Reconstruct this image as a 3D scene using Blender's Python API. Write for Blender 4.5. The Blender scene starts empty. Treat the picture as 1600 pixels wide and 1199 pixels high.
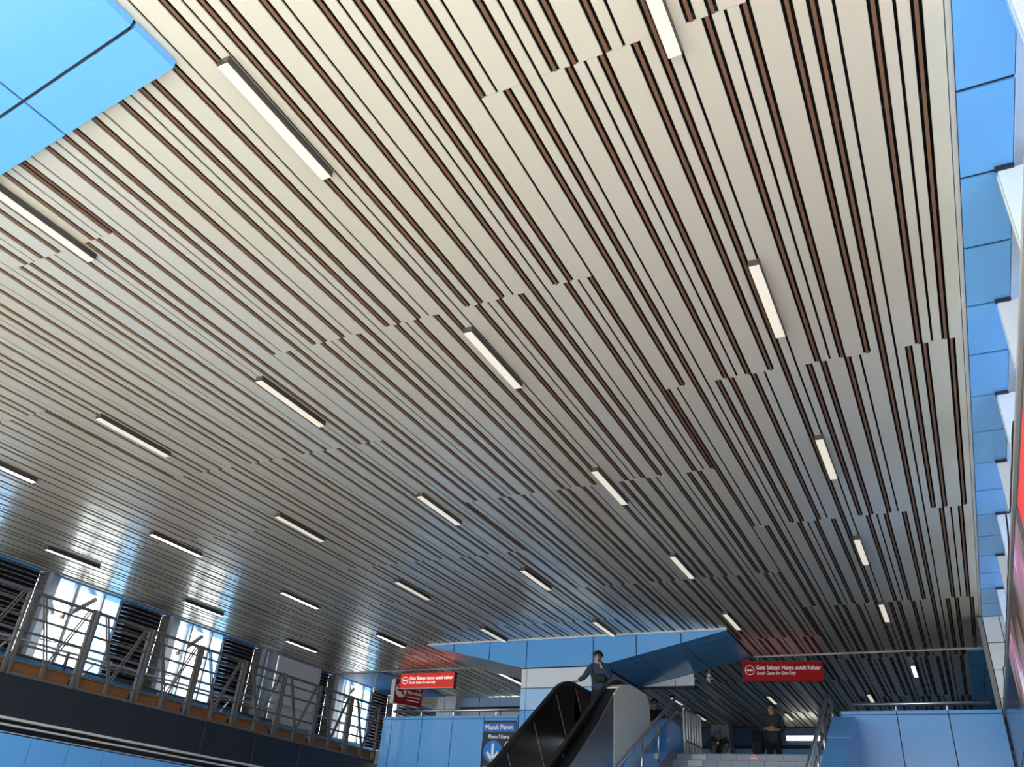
import bpy, bmesh, math, random
from mathutils import Vector, Matrix
random.seed(7)
R_ = math.radians
SC = bpy.context.scene
COL = SC.collection

# ------------------------------------------------------------------ camera, world, sun, exposure
cam_d = bpy.data.cameras.new('camera'); cam = bpy.data.objects.new('camera', cam_d); COL.objects.link(cam)
rot = Matrix(((0.89339289, 0.17721444, 0.41284887), (0.44432401, -0.48457121, -0.75350309), (0.06652305, 0.85661297, -0.5116531)))
cam.matrix_world = rot.to_4x4()
cam_d.sensor_width = 36.0; cam_d.lens = 1283.0 / 1600.0 * 36.0; cam_d.clip_start = 0.05; cam_d.clip_end = 400
SC.camera = cam
vs = SC.view_settings
vs.view_transform = 'Standard'; vs.look = 'None'; vs.gamma = 1.0; vs.use_curve_mapping = False; vs.exposure = 0.0

w = bpy.data.worlds.new('world'); SC.world = w; w.use_nodes = True
wn = w.node_tree; wn.nodes.clear()
wo = wn.nodes.new('ShaderNodeOutputWorld'); wb = wn.nodes.new('ShaderNodeBackground')
tc = wn.nodes.new('ShaderNodeTexCoord'); sx = wn.nodes.new('ShaderNodeSeparateXYZ'); cr = wn.nodes.new('ShaderNodeValToRGB')
cr.color_ramp.elements[0].position = 0.0; cr.color_ramp.elements[0].color = (0.95, 0.98, 1.0, 1)
cr.color_ramp.elements[1].position = 0.8; cr.color_ramp.elements[1].color = (0.58, 0.77, 1.0, 1)
wn.links.new(tc.outputs['Generated'], sx.inputs[0]); wn.links.new(sx.outputs['Z'], cr.inputs[0])
wn.links.new(cr.outputs[0], wb.inputs['Color']); wb.inputs['Strength'].default_value = 6.5
wn.links.new(wb.outputs[0], wo.inputs[0])

sun_d = bpy.data.lights.new('sun', 'SUN'); sun_d.energy = 15.0; sun_d.angle = R_(1.0); sun_d.color = (1.0, 0.95, 0.88)
sun = bpy.data.objects.new('sun', sun_d); COL.objects.link(sun)
sun.rotation_euler = Vector((-0.12, 0.70, -0.70)).to_track_quat('-Z', 'Y').to_euler()
sun.location = (3, -20, 25)

# ------------------------------------------------------------------ materials
MATS = {}
def mat(name, col, rough=0.5, metal=0.0, spec=0.5, emit=0.0, ecol=None, noise=0.0, nscale=6.0, bump=0.0, bscale=3.0, coat=0.0, crough=0.05, trans=0.0):
    if name in MATS: return MATS[name]
    m = bpy.data.materials.new(name); m.use_nodes = True; nt = m.node_tree
    p = nt.nodes['Principled BSDF']
    p.inputs['Base Color'].default_value = (*col, 1); p.inputs['Roughness'].default_value = rough
    p.inputs['Metallic'].default_value = metal; p.inputs['Specular IOR Level'].default_value = spec
    p.inputs['Coat Weight'].default_value = coat; p.inputs['Coat Roughness'].default_value = crough
    if trans: p.inputs['Transmission Weight'].default_value = trans
    if emit:
        p.inputs['Emission Color'].default_value = (*(ecol or col), 1); p.inputs['Emission Strength'].default_value = emit
    if noise or bump:
        t = nt.nodes.new('ShaderNodeTexCoord')
        if noise:
            n = nt.nodes.new('ShaderNodeTexNoise'); n.inputs['Scale'].default_value = nscale; n.inputs['Detail'].default_value = 4
            nt.links.new(t.outputs['Object'], n.inputs['Vector'])
            mx = nt.nodes.new('ShaderNodeMix'); mx.data_type = 'RGBA'
            mx.inputs[6].default_value = (*[c * (1 - noise) for c in col], 1); mx.inputs[7].default_value = (*[min(1, c * (1 + noise)) for c in col], 1)
            nt.links.new(n.outputs['Fac'], mx.inputs[0]); nt.links.new(mx.outputs[2], p.inputs['Base Color'])
        if bump:
            n2 = nt.nodes.new('ShaderNodeTexNoise'); n2.inputs['Scale'].default_value = bscale; n2.inputs['Detail'].default_value = 1
            nt.links.new(t.outputs['Object'], n2.inputs['Vector'])
            b = nt.nodes.new('ShaderNodeBump'); b.inputs['Strength'].default_value = bump; b.inputs['Distance'].default_value = 0.02
            nt.links.new(n2.outputs['Fac'], b.inputs['Height']); nt.links.new(b.outputs[0], p.inputs['Normal'])
    MATS[name] = m
    return m

PLANK = mat('plank_paint', (0.655, 0.605, 0.495), 0.38, 0.25, 0.5, noise=0.03, nscale=2, coat=1.0, crough=0.15)
BROWN = mat('brown_paint', (0.165, 0.082, 0.044), 0.42, noise=0.05)
VOID = mat('plenum_black', (0.012, 0.010, 0.009), 0.9)
CARR = mat('carrier_dark', (0.02, 0.02, 0.02), 0.6)
TRIM = mat('trim_grey', (0.50, 0.49, 0.46), 0.4)
BLUE = mat('blue_panel', (0.125, 0.375, 0.74), 0.16, 0.0, 0.35, noise=0.04, nscale=1.2, bump=0.06, bscale=1.1)
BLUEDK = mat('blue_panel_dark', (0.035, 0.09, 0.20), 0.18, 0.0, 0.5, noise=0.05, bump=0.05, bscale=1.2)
PALE = mat('pale_blue_panel', (0.38, 0.58, 0.85), 0.2, noise=0.03)
WHITEP = mat('white_panel', (0.66, 0.69, 0.72), 0.3, noise=0.03)
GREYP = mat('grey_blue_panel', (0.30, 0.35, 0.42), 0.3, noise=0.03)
JOINT = mat('joint_navy', (0.012, 0.014, 0.03), 0.7)
NAVY = mat('girder_navy', (0.011, 0.013, 0.019), 0.6, noise=0.1)
STEEL = mat('stainless_steel', (0.68, 0.67, 0.65), 0.33, 1.0)
BRUSH = mat('brushed_steel', (0.60, 0.62, 0.66), 0.32, 1.0, noise=0.06, nscale=2)
ENDCAP = mat('pale_metal', (0.86, 0.79, 0.65), 0.42, 0.15, noise=0.08, nscale=3)
RAILG = mat('rail_grey_paint', (0.085, 0.078, 0.070), 0.5, noise=0.08)
LOUV = mat('louver_grey', (0.17, 0.16, 0.16), 0.55)
BLACK = mat('black_rubber', (0.008, 0.008, 0.008), 0.35)
BLACKP = mat('black_panel', (0.006, 0.006, 0.007), 0.32, 0.0, 0.3)
HOUS = mat('housing_dark', (0.045, 0.042, 0.038), 0.45)
DIFF_OFF = mat('diffuser_white', (0.30, 0.28, 0.24), 0.45, emit=0.68, ecol=(1, 0.93, 0.78))
DIFF_ON = mat('diffuser_lit', (0.9, 0.92, 0.95), 0.4, emit=1.6, ecol=(0.93, 0.97, 1.0))
RED = mat('sign_red', (0.36, 0.003, 0.005), 0.5, 0.0, 0.15)
REDLIT = mat('sign_red_lit', (0.55, 0.03, 0.02), 0.35, emit=0.36, ecol=(0.9, 0.05, 0.03))
WHITE = mat('sign_white', (0.85, 0.83, 0.80), 0.5)
WHITELIT = mat('sign_white_lit', (0.85, 0.83, 0.80), 0.5, emit=0.6, ecol=(1, 0.9, 0.85))
SIGNBLUE = mat('sign_blue', (0.01, 0.13, 0.52), 0.4)
SIGNBLK = mat('sign_black', (0.012, 0.012, 0.014), 0.4)
TILE = mat('grey_tile', (0.15, 0.18, 0.24), 0.35, noise=0.08, nscale=8)
TILEP = mat('pale_tile', (0.42, 0.46, 0.52), 0.35)
KICK = mat('kick_board_brown', (0.22, 0.085, 0.025), 0.5, noise=0.25)
CONC = mat('concrete_floor', (0.46, 0.43, 0.37), 0.6, noise=0.08, nscale=0.8)
FLOORU = mat('upper_floor_tile', (0.22, 0.22, 0.22), 0.4, noise=0.06)
OUTW = mat('exterior_white', (0.5, 0.5, 0.47), 0.5)
RUST = mat('exterior_rust', (0.22, 0.11, 0.06), 0.6)
SKIN = mat('skin', (0.50, 0.27, 0.17), 0.5)
SHIRT = mat('teal_sweater', (0.018, 0.042, 0.085), 0.8, noise=0.15, nscale=30)
DKCLOTH = mat('dark_cloth', (0.012, 0.012, 0.014), 0.85, noise=0.2, nscale=30)
GREYCLOTH = mat('charcoal_cloth', (0.035, 0.037, 0.042), 0.85, noise=0.2, nscale=30)
HAIR = mat('black_hair', (0.006, 0.005, 0.005), 0.6)
CREAM = mat('cream_plastic', (0.75, 0.73, 0.64), 0.4)

def glass(name, tint, refl=0.06):
    if name in MATS: return MATS[name]
    m = bpy.data.materials.new(name); m.use_nodes = True; nt = m.node_tree; nt.nodes.clear()
    o = nt.nodes.new('ShaderNodeOutputMaterial'); mx = nt.nodes.new('ShaderNodeMixShader')
    tr = nt.nodes.new('ShaderNodeBsdfTransparent'); tr.inputs[0].default_value = (*tint, 1)
    gl = nt.nodes.new('ShaderNodeBsdfGlossy'); gl.inputs['Roughness'].default_value = 0.03; gl.inputs['Color'].default_value = (0.9, 0.95, 1, 1)
    mx.inputs[0].default_value = refl
    nt.links.new(tr.outputs[0], mx.inputs[1]); nt.links.new(gl.outputs[0], mx.inputs[2]); nt.links.new(mx.outputs[0], o.inputs[0])
    MATS[name] = m; return m
GLASS = glass('clear_glass', (0.97, 0.99, 1.0))
GLASSB = glass('blue_tinted_glass', (0.55, 0.78, 1.0), 0.12)

GLASSR = glass('pale_blue_glass', (0.42, 0.58, 0.78), 0.1)

def screen_mat():
    m = bpy.data.materials.new('led_picture'); m.use_nodes = True; nt = m.node_tree; p = nt.nodes['Principled BSDF']
    t = nt.nodes.new('ShaderNodeTexCoord'); mp = nt.nodes.new('ShaderNodeMapping'); mp.inputs['Scale'].default_value = (1, 0.9, 0.8)
    n = nt.nodes.new('ShaderNodeTexNoise'); n.inputs['Scale'].default_value = 1.3; n.inputs['Detail'].default_value = 2
    r = nt.nodes.new('ShaderNodeValToRGB'); e = r.color_ramp.elements
    e[0].position = 0.36; e[0].color = (0.05, 0.03, 0.03, 1); e[1].position = 0.75; e[1].color = (0.9, 0.85, 0.95, 1)
    for pos, c in ((0.44, (0.16, 0.11, 0.09, 1)), (0.54, (0.30, 0.22, 0.30, 1)), (0.585, (0.5, 0.12, 0.25, 1)), (0.63, (0.5, 0.42, 0.75, 1))):
        k = e.new(pos); k.color = c
    nt.links.new(t.outputs['Object'], mp.inputs[0]); nt.links.new(mp.outputs[0], n.inputs['Vector']); nt.links.new(n.outputs['Fac'], r.inputs[0])
    nt.links.new(r.outputs[0], p.inputs['Emission Color']); p.inputs['Emission Strength'].default_value = 0.9; p.inputs['Base Color'].default_value = (0.02, 0.02, 0.02, 1)
    p.inputs['Roughness'].default_value = 0.2
    return m
LED = screen_mat()

# ------------------------------------------------------------------ helpers
WL = {}          # world location of every object (roots unrotated unless stated)
class MB:
    def __init__(s): s.v = []; s.f = []
    def add(s, vs_, fs): n = len(s.v); s.v += [tuple(v) for v in vs_]; s.f += [tuple(i + n for i in f) for f in fs]; return s
    def box(s, x0, x1, y0, y1, z0, z1):
        return s.add([(x0, y0, z0), (x1, y0, z0), (x1, y1, z0), (x0, y1, z0), (x0, y0, z1), (x1, y0, z1), (x1, y1, z1), (x0, y1, z1)],
                     [(3, 2, 1, 0), (4, 5, 6, 7), (0, 1, 5, 4), (1, 2, 6, 5), (2, 3, 7, 6), (3, 0, 4, 7)])
    def prism(s, pts, d):                       # polygon (3D, any plane) extruded by vector d
        n = len(pts); d = Vector(d); P = [Vector(p) for p in pts]
        s.add(list(P) + [p + d for p in P], [tuple(range(n - 1, -1, -1)), tuple(range(n, 2 * n))] + [(i, (i + 1) % n, n + (i + 1) % n, n + i) for i in range(n)])
        return s
    def bar(s, a, b, wx, wz):                    # rectangular bar between two points
        a = Vector(a); b = Vector(b); d = (b - a).normalized()
        u = d.cross(Vector((0, 0, 1)));
        if u.length < 1e-3: u = Vector((1, 0, 0))
        u.normalize(); v = u.cross(d)
        q = [a + u * i * wx / 2 + v * j * wz / 2 for i, j in ((-1, -1), (1, -1), (1, 1), (-1, 1))]
        return s.prism(q, b - a)
    def tube(s, pts, r, n=8):
        P = [Vector(p) for p in pts]; rings = []
        for i, p in enumerate(P):
            d = (P[min(i + 1, len(P) - 1)] - P[max(i - 1, 0)]).normalized()
            u = d.cross(Vector((0, 0, 1)))
            if u.length < 1e-2: u = d.cross(Vector((1, 0, 0)))
            u.normalize(); v = d.cross(u)
            rings.append([p + (u * math.cos(2 * math.pi * k / n) + v * math.sin(2 * math.pi * k / n)) * r for k in range(n)])
        vs_ = [q for rg in rings for q in rg]; fs = []
        for i in range(len(P) - 1):
            for k in range(n): fs.append((i * n + k, i * n + (k + 1) % n, (i + 1) * n + (k + 1) % n, (i + 1) * n + k))
        fs.append(tuple(range(n - 1, -1, -1))); fs.append(tuple((len(P) - 1) * n + k for k in range(n)))
        return s.add(vs_, fs)
    def ball(s, c, r, n=10, sc=(1, 1, 1)):
        bm = bmesh.new(); bmesh.ops.create_uvsphere(bm, u_segments=n, v_segments=max(6, n * 2 // 3), radius=r)
        bm.verts.index_update()
        s.add([(c[0] + v.co.x * sc[0], c[1] + v.co.y * sc[1], c[2] + v.co.z * sc[2]) for v in bm.verts], [tuple(v.index for v in f.verts) for f in bm.faces]); bm.free(); return s
    def pillow(s, c, h, e=0.45, n=14):         # soft box: half sizes h, rounded by exponent e
        f = lambda q: math.copysign(abs(q) ** e, q); k = len(s.v); rows = []
        s.ball((0, 0, 0), 1.0, n)
        for i in range(k, len(s.v)):
            x, y, z = s.v[i]; s.v[i] = (c[0] + f(x) * h[0], c[1] + f(y) * h[1], c[2] + f(z) * h[2])
        return s
    def obj(s, name, m, parent=None, loc=None, smooth=False):
        """links ONE object; vertices are in world space; origin = loc or base centre"""
        if loc is None:
            if parent is not None: loc = WL[parent.name]
            else:
                xs, ys, zs = zip(*s.v); loc = ((min(xs) + max(xs)) / 2, (min(ys) + max(ys)) / 2, min(zs))
        me = bpy.data.meshes.new(name)
        me.from_pydata([(v[0] - loc[0], v[1] - loc[1], v[2] - loc[2]) for v in s.v], [], s.f); me.update()
        bm = bmesh.new(); bm.from_mesh(me); bmesh.ops.recalc_face_normals(bm, faces=bm.faces); bm.to_mesh(me); bm.free()
        if smooth:
            for p in me.polygons: p.use_smooth = True
        me.materials.append(m)
        return link(name, me, parent, loc)
def link(name, data, parent, loc):
    o = bpy.data.objects.new(name, data); COL.objects.link(o)
    if parent is not None:
        pl = WL[parent.name]; o.parent = parent; o.location = (loc[0] - pl[0], loc[1] - pl[1], loc[2] - pl[2])
    else: o.location = loc
    WL[o.name] = tuple(loc); return o
def root(name, loc, label=None, cat=None, group=None, kind=None):
    o = bpy.data.objects.new(name, None); o.empty_display_size = 0.1; COL.objects.link(o); o.location = loc; WL[o.name] = tuple(loc)
    return tag(o, label, cat, group, kind)
def tag(o, label=None, cat=None, group=None, kind=None):
    if label: o['label'] = label
    if cat: o['category'] = cat
    if group: o['group'] = group
    if kind: o['kind'] = kind
    return o
def B(*a): return MB().box(*a)
def text(body, size, m, parent, loc, rot_, name='lettering', align='LEFT', bold=0.0, sx=1.0, shear=0.0, fit=None):
    c = bpy.data.curves.new('t', 'FONT'); c.body = body; c.size = size; c.align_x = align; c.align_y = 'CENTER'; c.extrude = 0.002; c.offset = bold; c.shear = shear; c.resolution_u = 3
    to = bpy.data.objects.new('t', c); COL.objects.link(to)
    dg = bpy.context.evaluated_depsgraph_get(); dg.update()
    me = bpy.data.meshes.new_from_object(to.evaluated_get(dg)); bpy.data.objects.remove(to); bpy.data.curves.remove(c)
    me.materials.clear(); me.materials.append(m)
    o = link(name, me, parent, loc); o.rotation_euler = rot_
    if fit: sx = fit / (max(v.co.x for v in me.vertices) - min(v.co.x for v in me.vertices))
    o.scale = (sx, 1, 1); return o
def disc(c, r, n, y0, y1):                      # disc facing -Y
    return MB().prism([(c[0] + r * math.cos(2 * math.pi * k / n), y0, c[1] + r * math.sin(2 * math.pi * k / n)) for k in range(n)], (0, y1 - y0, 0))
def ring(c, r0, r1, n, y0, y1):
    m = MB()
    for k in range(n):
        a, b = 2 * math.pi * k / n, 2 * math.pi * (k + 1) / n
        m.prism([(c[0] + r * math.cos(t), y0, c[1] + r * math.sin(t)) for r, t in ((r0, a), (r1, a), (r1, b), (r0, b))], (0, y1 - y0, 0))
    return m

H = 4.8          # ceiling height above the camera; lower floor at -1.6, upper floor at 2.34
ZF, ZU = -1.6, 2.34

# ------------------------------------------------------------------ large structure: floors, plenum
tag(B(-60, 60, -70, 60, ZF - 0.2, ZF).obj('floor', CONC), kind='structure')
tag(MB().box(-16.6, -5.3, 17.9, 31, ZU - 0.3, ZU).box(-5.3, -2.25, 18.1, 31, ZU - 0.3, ZU).box(-2.25, 2.4, 17.9, 31, ZU - 0.3, ZU).obj('floor', FLOORU), kind='structure')

ceil = tag(MB().box(-17.2, 2.6, -2.5, 31.5, 5.25, 5.4).obj('ceiling', VOID, loc=(0, 0, H)), kind='structure')
MOD = 0.04803
def unit_plank(wd, dp, m):
    b = MB(); c = 0.003
    pr = [(-wd / 2, 0, dp), (-wd / 2, 0, c), (-wd / 2 + c, 0, 0), (wd / 2 - c, 0, 0), (wd / 2, 0, c), (wd / 2, 0, dp)]
    b.prism(pr, (0, 1, 0)); me = bpy.data.meshes.new('plank'); me.from_pydata(b.v, [], b.f); me.update()
    bm = bmesh.new(); bm.from_mesh(me); bmesh.ops.recalc_face_normals(bm, faces=bm.faces); bm.to_mesh(me); bm.free()
    me.materials.append(m); return me, b
GAP = 0.43 * MOD
KINDS = {'W': (4, 'wide_plank', PLANK, 0.016), 'N': (2, 'narrow_plank', PLANK, 0.016), 'b': (1, 'brown_batten', BROWN, 0.008)}
UM = {k: unit_plank(v[0] * MOD - GAP, v[3], v[2]) for k, v in KINDS.items()}
PAT = {'P': 'bNWbNNbNbW', 'Q': 'WbNbNWbNNb'}
ZONEW = 80 * MOD
XR = 0.705
cells = []
for zi in range(5):
    x0 = -2.302 - ZONEW * zi
    yj = 3.385 if zi % 2 == 0 else 5.588
    rows = [yj + 4.405 * k for k in range(-2, 8)]
    for r in range(len(rows) - 1):
        ya, yb = max(rows[r], -2.4), min(rows[r + 1], 30.2)
        if yb - ya < 0.1: continue
        # alternate the two panel types from cell to cell as the photograph shows
        if zi % 2 == 0: t = 'Q' if (r - 1) % 2 == 1 - (zi // 2) % 2 else 'P'
        else: t = 'P' if (r - 1) % 2 == 0 else 'Q'
        cells.append((zi, x0, ya, yb, t))
planks = {'W': [], 'N': [], 'b': []}
YT = 20.4
for zi, x0, ya, yb, t in cells:
    segs = [(ya, yb)] if not (ya < YT < yb) else [(ya, YT - 0.03), (YT + 0.03, yb)]
    pos = 0
    for ch in PAT[t] * 4:
        n = KINDS[ch][0]; xa = x0 + pos * MOD + GAP * 0.5; xb = x0 + (pos + n) * MOD - GAP * 0.5; pos += n
        if xa > XR - 0.03 or xb < -16.35: continue
        for a, b_ in segs:
            xr = XR if a < YT else 0.42
            if xa < xr - 0.03: planks[ch].append((xa, min(xb, xr), max(xa, -16.38), a + 0.001, b_ - 0.001))
def near(p):                                     # how large a plank shows from the photograph's standpoint
    cx = (p[0] + p[1]) / 2; cy = max(p[3], min(p[4], 4.0)); return (cx * cx + cy * cy + H * H) ** 0.5 + (6 if p[4] < 2 else 0)
for ch, L in planks.items():
    L.sort(key=near); n, nm, m_, dp = KINDS[ch]; me, ub = UM[ch]; wd = n * MOD - GAP + (0.002 if ch == 'b' else 0)
    rest = MB()
    for i, (xa, xb, xc, a, b_) in enumerate(L):
        dz = random.uniform(0, 0.0015); tilt = random.uniform(-0.0035, 0.0035)
        sxx = (xb - max(xa, xc)) / wd; cx = (max(xa, xc) + xb) / 2
        if i < 295:
            o = bpy.data.objects.new(nm, me); COL.objects.link(o); o.parent = ceil
            o.location = (cx, a, dz); o.scale = (sxx, b_ - a, 1); o.rotation_euler = (0, tilt, 0)
        else:
            rest.add([(cx + v[0] * sxx, a + v[1] * (b_ - a), H + dz + v[2] - v[0] * tilt) for v in ub.v], ub.f)
    if rest.v: tag(rest.obj('far_' + {'W': 'wide_planks', 'N': 'narrow_planks', 'b': 'brown_battens'}[ch], m_, ceil), kind='stuff')
for k in range(26):
    y = -1.6 + k * 1.24
    B(-16.4, 0.7, y, y + 0.03, H + 0.045, H + 0.09).obj('carrier_rail', CARR, ceil)
# edge trims of the ceiling
tag(MB().box(0.71, 0.745, -2.5, 20.4, H - 0.005, H + 0.25).box(0.42, 0.76, 20.45, 31, H + 0.0, H + 0.25).obj('trim_1', TRIM), kind='structure')
tag(MB().box(-16.4, -11.6, YT - 0.02, YT + 0.02, H - 0.02, H + 0.02).box(-4.1, 0.74, YT - 0.02, YT + 0.02, H - 0.02, H + 0.02).obj('trim_2', mat('trim_pale', (0.5, 0.5, 0.5), 0.5)), kind='structure')
tag(B(-16.45, -16.38, -2.5, 31, H - 0.02, H + 0.3).obj('trim_3', TRIM), kind='structure')
tag(B(-17.2, 2.6, -2.6, -2.45, H - 0.1, H + 0.5).obj('trim_4', TRIM), kind='structure')

# blue soffit slab that cuts into the ceiling at the left, near the viewer
sof = root('trim_5', (-8, 1.5, H), kind='structure')
du = Vector((-0.9959, 0.0905, 0)); dv = Vector((0.03, 1, 0)).normalized(); cor = Vector((-4.14, 2.23, H - 0.075))
def sof_quad(u0, u1, v0, v1, m, nm, z=0.05, dz=0):
    P = [cor + du * u + dv * v + Vector((0, 0, dz)) for u, v in ((u0, v0), (u1, v0), (u1, v1), (u0, v1))]
    MB().prism(P, (0, 0, z)).obj(nm, m, sof)
sof_quad(0.05, 12.2, -4.4, -0.05, JOINT, 'backing', 0.06, 0.012)
us = [0.0, 1.30, 2.60, 3.9, 5.2, 6.5, 7.8, 9.1, 10.4, 11.7]; vv = [0, -0.36, -1.66, -2.96, -4.26]
for i in range(len(us) - 1):
    for j in range(len(vv) - 1):
        sof_quad(us[i] + 0.011 * (i > 0), us[i + 1] - 0.011, vv[j + 1] + (0.012), vv[j] - 0.012 * (j > 0), BLUE, 'soffit_panel', 0.07)

# ------------------------------------------------------------------ right side: stepped blue soffit, white fins, low wall
wr = root('wall_right', (0.75, 8, ZF), kind='structure')
B(0.79, 0.95, 3.0, 18.0, ZF, 2.99).obj('backing', JOINT, wr)
B(0.74, 1.0, 3.0, 18.0, 2.99, 3.03).obj('coping', TRIM, wr)
yy = 3.0
while yy < 17.9:
    for za, zb in ((ZF, 0.2), (0.21, 1.99), (2.0, 2.985)):
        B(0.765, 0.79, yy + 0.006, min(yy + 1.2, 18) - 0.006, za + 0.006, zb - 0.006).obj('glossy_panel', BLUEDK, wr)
    yy += 1.2
sr = root('wall_right', (1.0, 8, H), kind='structure')
y0s = [5.49 + 0.8825 * k for k in range(-8, 29)]
MB().box(0.75, 1.10, -2.0, 31, H - 0.015, H + 0.2).obj('backing', JOINT, sr)
for k in range(len(y0s) - 1):
    if y0s[k] < 17.5 and y0s[k + 1] > 17.9: continue
    B(0.748, 1.10, y0s[k] + 0.017, y0s[k + 1] - 0.017, H - 0.03, H - 0.01).obj('soffit_panel', BLUE, sr)
x_ = 20.5
while x_ < 30:
    B(0.44, 0.74, x_ + 0.01, x_ + 0.87, H - 0.03, H - 0.01).obj('soffit_panel', BLUE, sr); x_ += 0.8825
B(1.10, 2.45, -2.0, 31, H + 0.27, H + 0.4).obj('cove', WHITEP, sr)
B(1.095, 1.105, -2.0, 31, H - 0.03, H + 0.27).obj('cove_edge', PALE, sr)
fy = [5.47 + 1.765 * k for k in range(-3, 7)]
for k, y in enumerate(fy):
    B(0.99, 2.4, y, y + 0.05, 2.2, H - 0.05).obj('fin_panel', WHITEP, sr)
    B(0.975, 1.10, y - 0.03, y + 0.01, H - 0.06, H - 0.02).obj('fin_bracket', JOINT, sr)
    B(0.985, 0.995, y + 0.05, y + 0.09, 2.2, H - 0.06).obj('fin_edge', CREAM if k % 2 else PALE, sr)
    if k % 2 == 0: B(2.38, 2.39, y + 0.06, y + 1.76, 2.2, H + 0.27).obj('bay_glass', GLASSR, sr)
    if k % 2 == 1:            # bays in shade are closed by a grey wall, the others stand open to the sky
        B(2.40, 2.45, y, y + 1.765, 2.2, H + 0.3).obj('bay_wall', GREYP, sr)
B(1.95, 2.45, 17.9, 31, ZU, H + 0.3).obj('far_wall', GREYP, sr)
# white panelled wall end and post over the right parapet
wz = [3.06, 3.30, 3.79, 4.28, 4.77]
B(0.75, 2.0, 17.86, 17.98, 3.0, 4.79).obj('backing', JOINT, sr)
for i in range(4):
    B(0.752, 1.02, 17.83, 17.86, wz[i] + 0.008, wz[i + 1] - 0.008).obj('white_panel', WHITEP, sr)
    B(1.035, 2.0, 17.83, 17.86, wz[i] + 0.008, wz[i + 1] - 0.008).obj('white_panel', WHITEP, sr)
B(0.66, 0.735, 17.82, 17.98, 3.1, 4.76).obj('corner_post', mat('post_grey', (0.2, 0.19, 0.18), 0.5), sr)

# ------------------------------------------------------------------ front of the upper storey: parapets, bulkhead, column
def parapet(nm, x0, x1, seams, y=17.8, top=3.1):
    p = root(nm, ((x0 + x1) / 2, y, ZF), kind='structure')
    B(x0, x1, y + 0.025, y + 0.16, ZF, top - 0.005).obj('backing', JOINT, p)
    xs = [x0] + seams + [x1]
    zs = [ZF, 0.2, 1.62, 3.035, top]
    for i in range(len(xs) - 1):
        if xs[i + 1] - xs[i] < 0.05: continue
        for j in range(4):
            B(xs[i] + 0.009, xs[i + 1] - 0.009, y, y + 0.03, zs[j] + 0.008, zs[j + 1] - 0.006).obj('blue_panel', BLUE, p)
    B(x0, x1, y + 0.005, y + 0.16, top - 0.004, top + 0.006).obj('coping', BLUE, p)
    return p
parapet('wall_back', -12.62, -8.92, [-12.35, -11.49, -10.64, -9.80])
parapet('wall_back', -2.0, 0.75, [-1.01, -0.14, 0.735])

bk = root('wall_center', (-7.8, 17.8, 4.14), kind='structure')
ZB = 4.14
def zb(x):
    if x < -8.9: return ZB + (4.76 - ZB) * (-8.9 - x) / 2.65
    if x > -6.9: return ZB + (4.76 - ZB) * (x + 6.9) / 2.82
    return ZB
pf = [(-11.55, 4.76), (-8.9, ZB), (-6.9, ZB), (-4.08, 4.76)]
MB().prism([(x, 17.83, z + 0.012) for x, z in pf] + [(-4.08, 17.83, 4.83), (-11.55, 17.83, 4.83)], (0, 2.5, 0)).obj('backing', JOINT, bk)
B(-11.56, -4.07, 17.76, 17.83, 4.765, 4.80).obj('white_edge', WHITEP, bk)
xs = [-11.55, -10.8, -9.8, -8.8, -7.12, -6.1, -5.08, -4.08]
for a, b in zip(xs[:-1], xs[1:]):
    a2, b2 = a + 0.012, b - 0.012; xm = [x for x in (-8.9, -6.9) if a2 < x < b2]
    low = [(x, 17.8, zb(x)) for x in [a2] + xm + [b2]]
    MB().prism(low + [(b2, 17.8, 4.765), (a2, 17.8, 4.765)], (0, 0.03, 0)).obj('fascia_panel', BLUE, bk)
def incline(a, b, y0, y1, m):
    MB().prism([(a + 0.01, y0 + 0.008, zb(a + 0.01)), (b - 0.01, y0 + 0.008, zb(b - 0.01)), (b - 0.01, y1 - 0.008, zb(b - 0.01)), (a + 0.01, y1 - 0.008, zb(a + 0.01))], (0, 0, 0.02)).obj('sloping_panel', m, bk)
for a, b in ((-6.9, -6.1), (-6.1, -5.08), (-5.08, -4.08)):
    incline(a, b, 17.82, 18.15, BLUE); incline(a, b, 18.15, 20.3, BLUE)
for a, b in ((-11.55, -10.8), (-10.8, -9.8), (-9.8, -8.9)): incline(a, b, 17.82, 20.3, BRUSH)
# column under it: white rows above blue rows
B(-8.88, -6.92, 17.85, 20.3, ZF, ZB).obj('column_core', JOINT, bk)
zr = [ZF, 0.4, 1.4, 2.29, 2.75, 3.21, 3.68, ZB - 0.02]
for j in range(len(zr) - 1):
    m_ = WHITEP if j == 6 else PALE if j == 5 else BLUE
    for a, b in ((-8.9, -8.76), (-8.76, -6.9)):
        B(a + 0.004, b - 0.008, 17.8, 17.86, zr[j] + 0.01, zr[j + 1] - 0.01).obj('column_panel', m_, bk)
    for a, b in ((17.8, 18.0), (18.0, 20.3)):
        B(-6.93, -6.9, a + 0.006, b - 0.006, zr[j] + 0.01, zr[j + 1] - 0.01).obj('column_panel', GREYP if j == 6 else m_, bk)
# white infill under the sloping soffit
for a, b in ((-6.88, -5.97), (-5.95, -5.5)):
    MB().prism([(a, 20.26, 4.15), (b, 20.26, 4.15), (b, 20.26, zb(b) - 0.01), (a, 20.26, zb(a) - 0.01)], (0, 0.06, 0)).obj('infill_panel', WHITEP, bk)
B(-6.9, -5.48, 20.25, 20.34, 4.10, 4.15).obj('infill_base', JOINT, bk)

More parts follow.
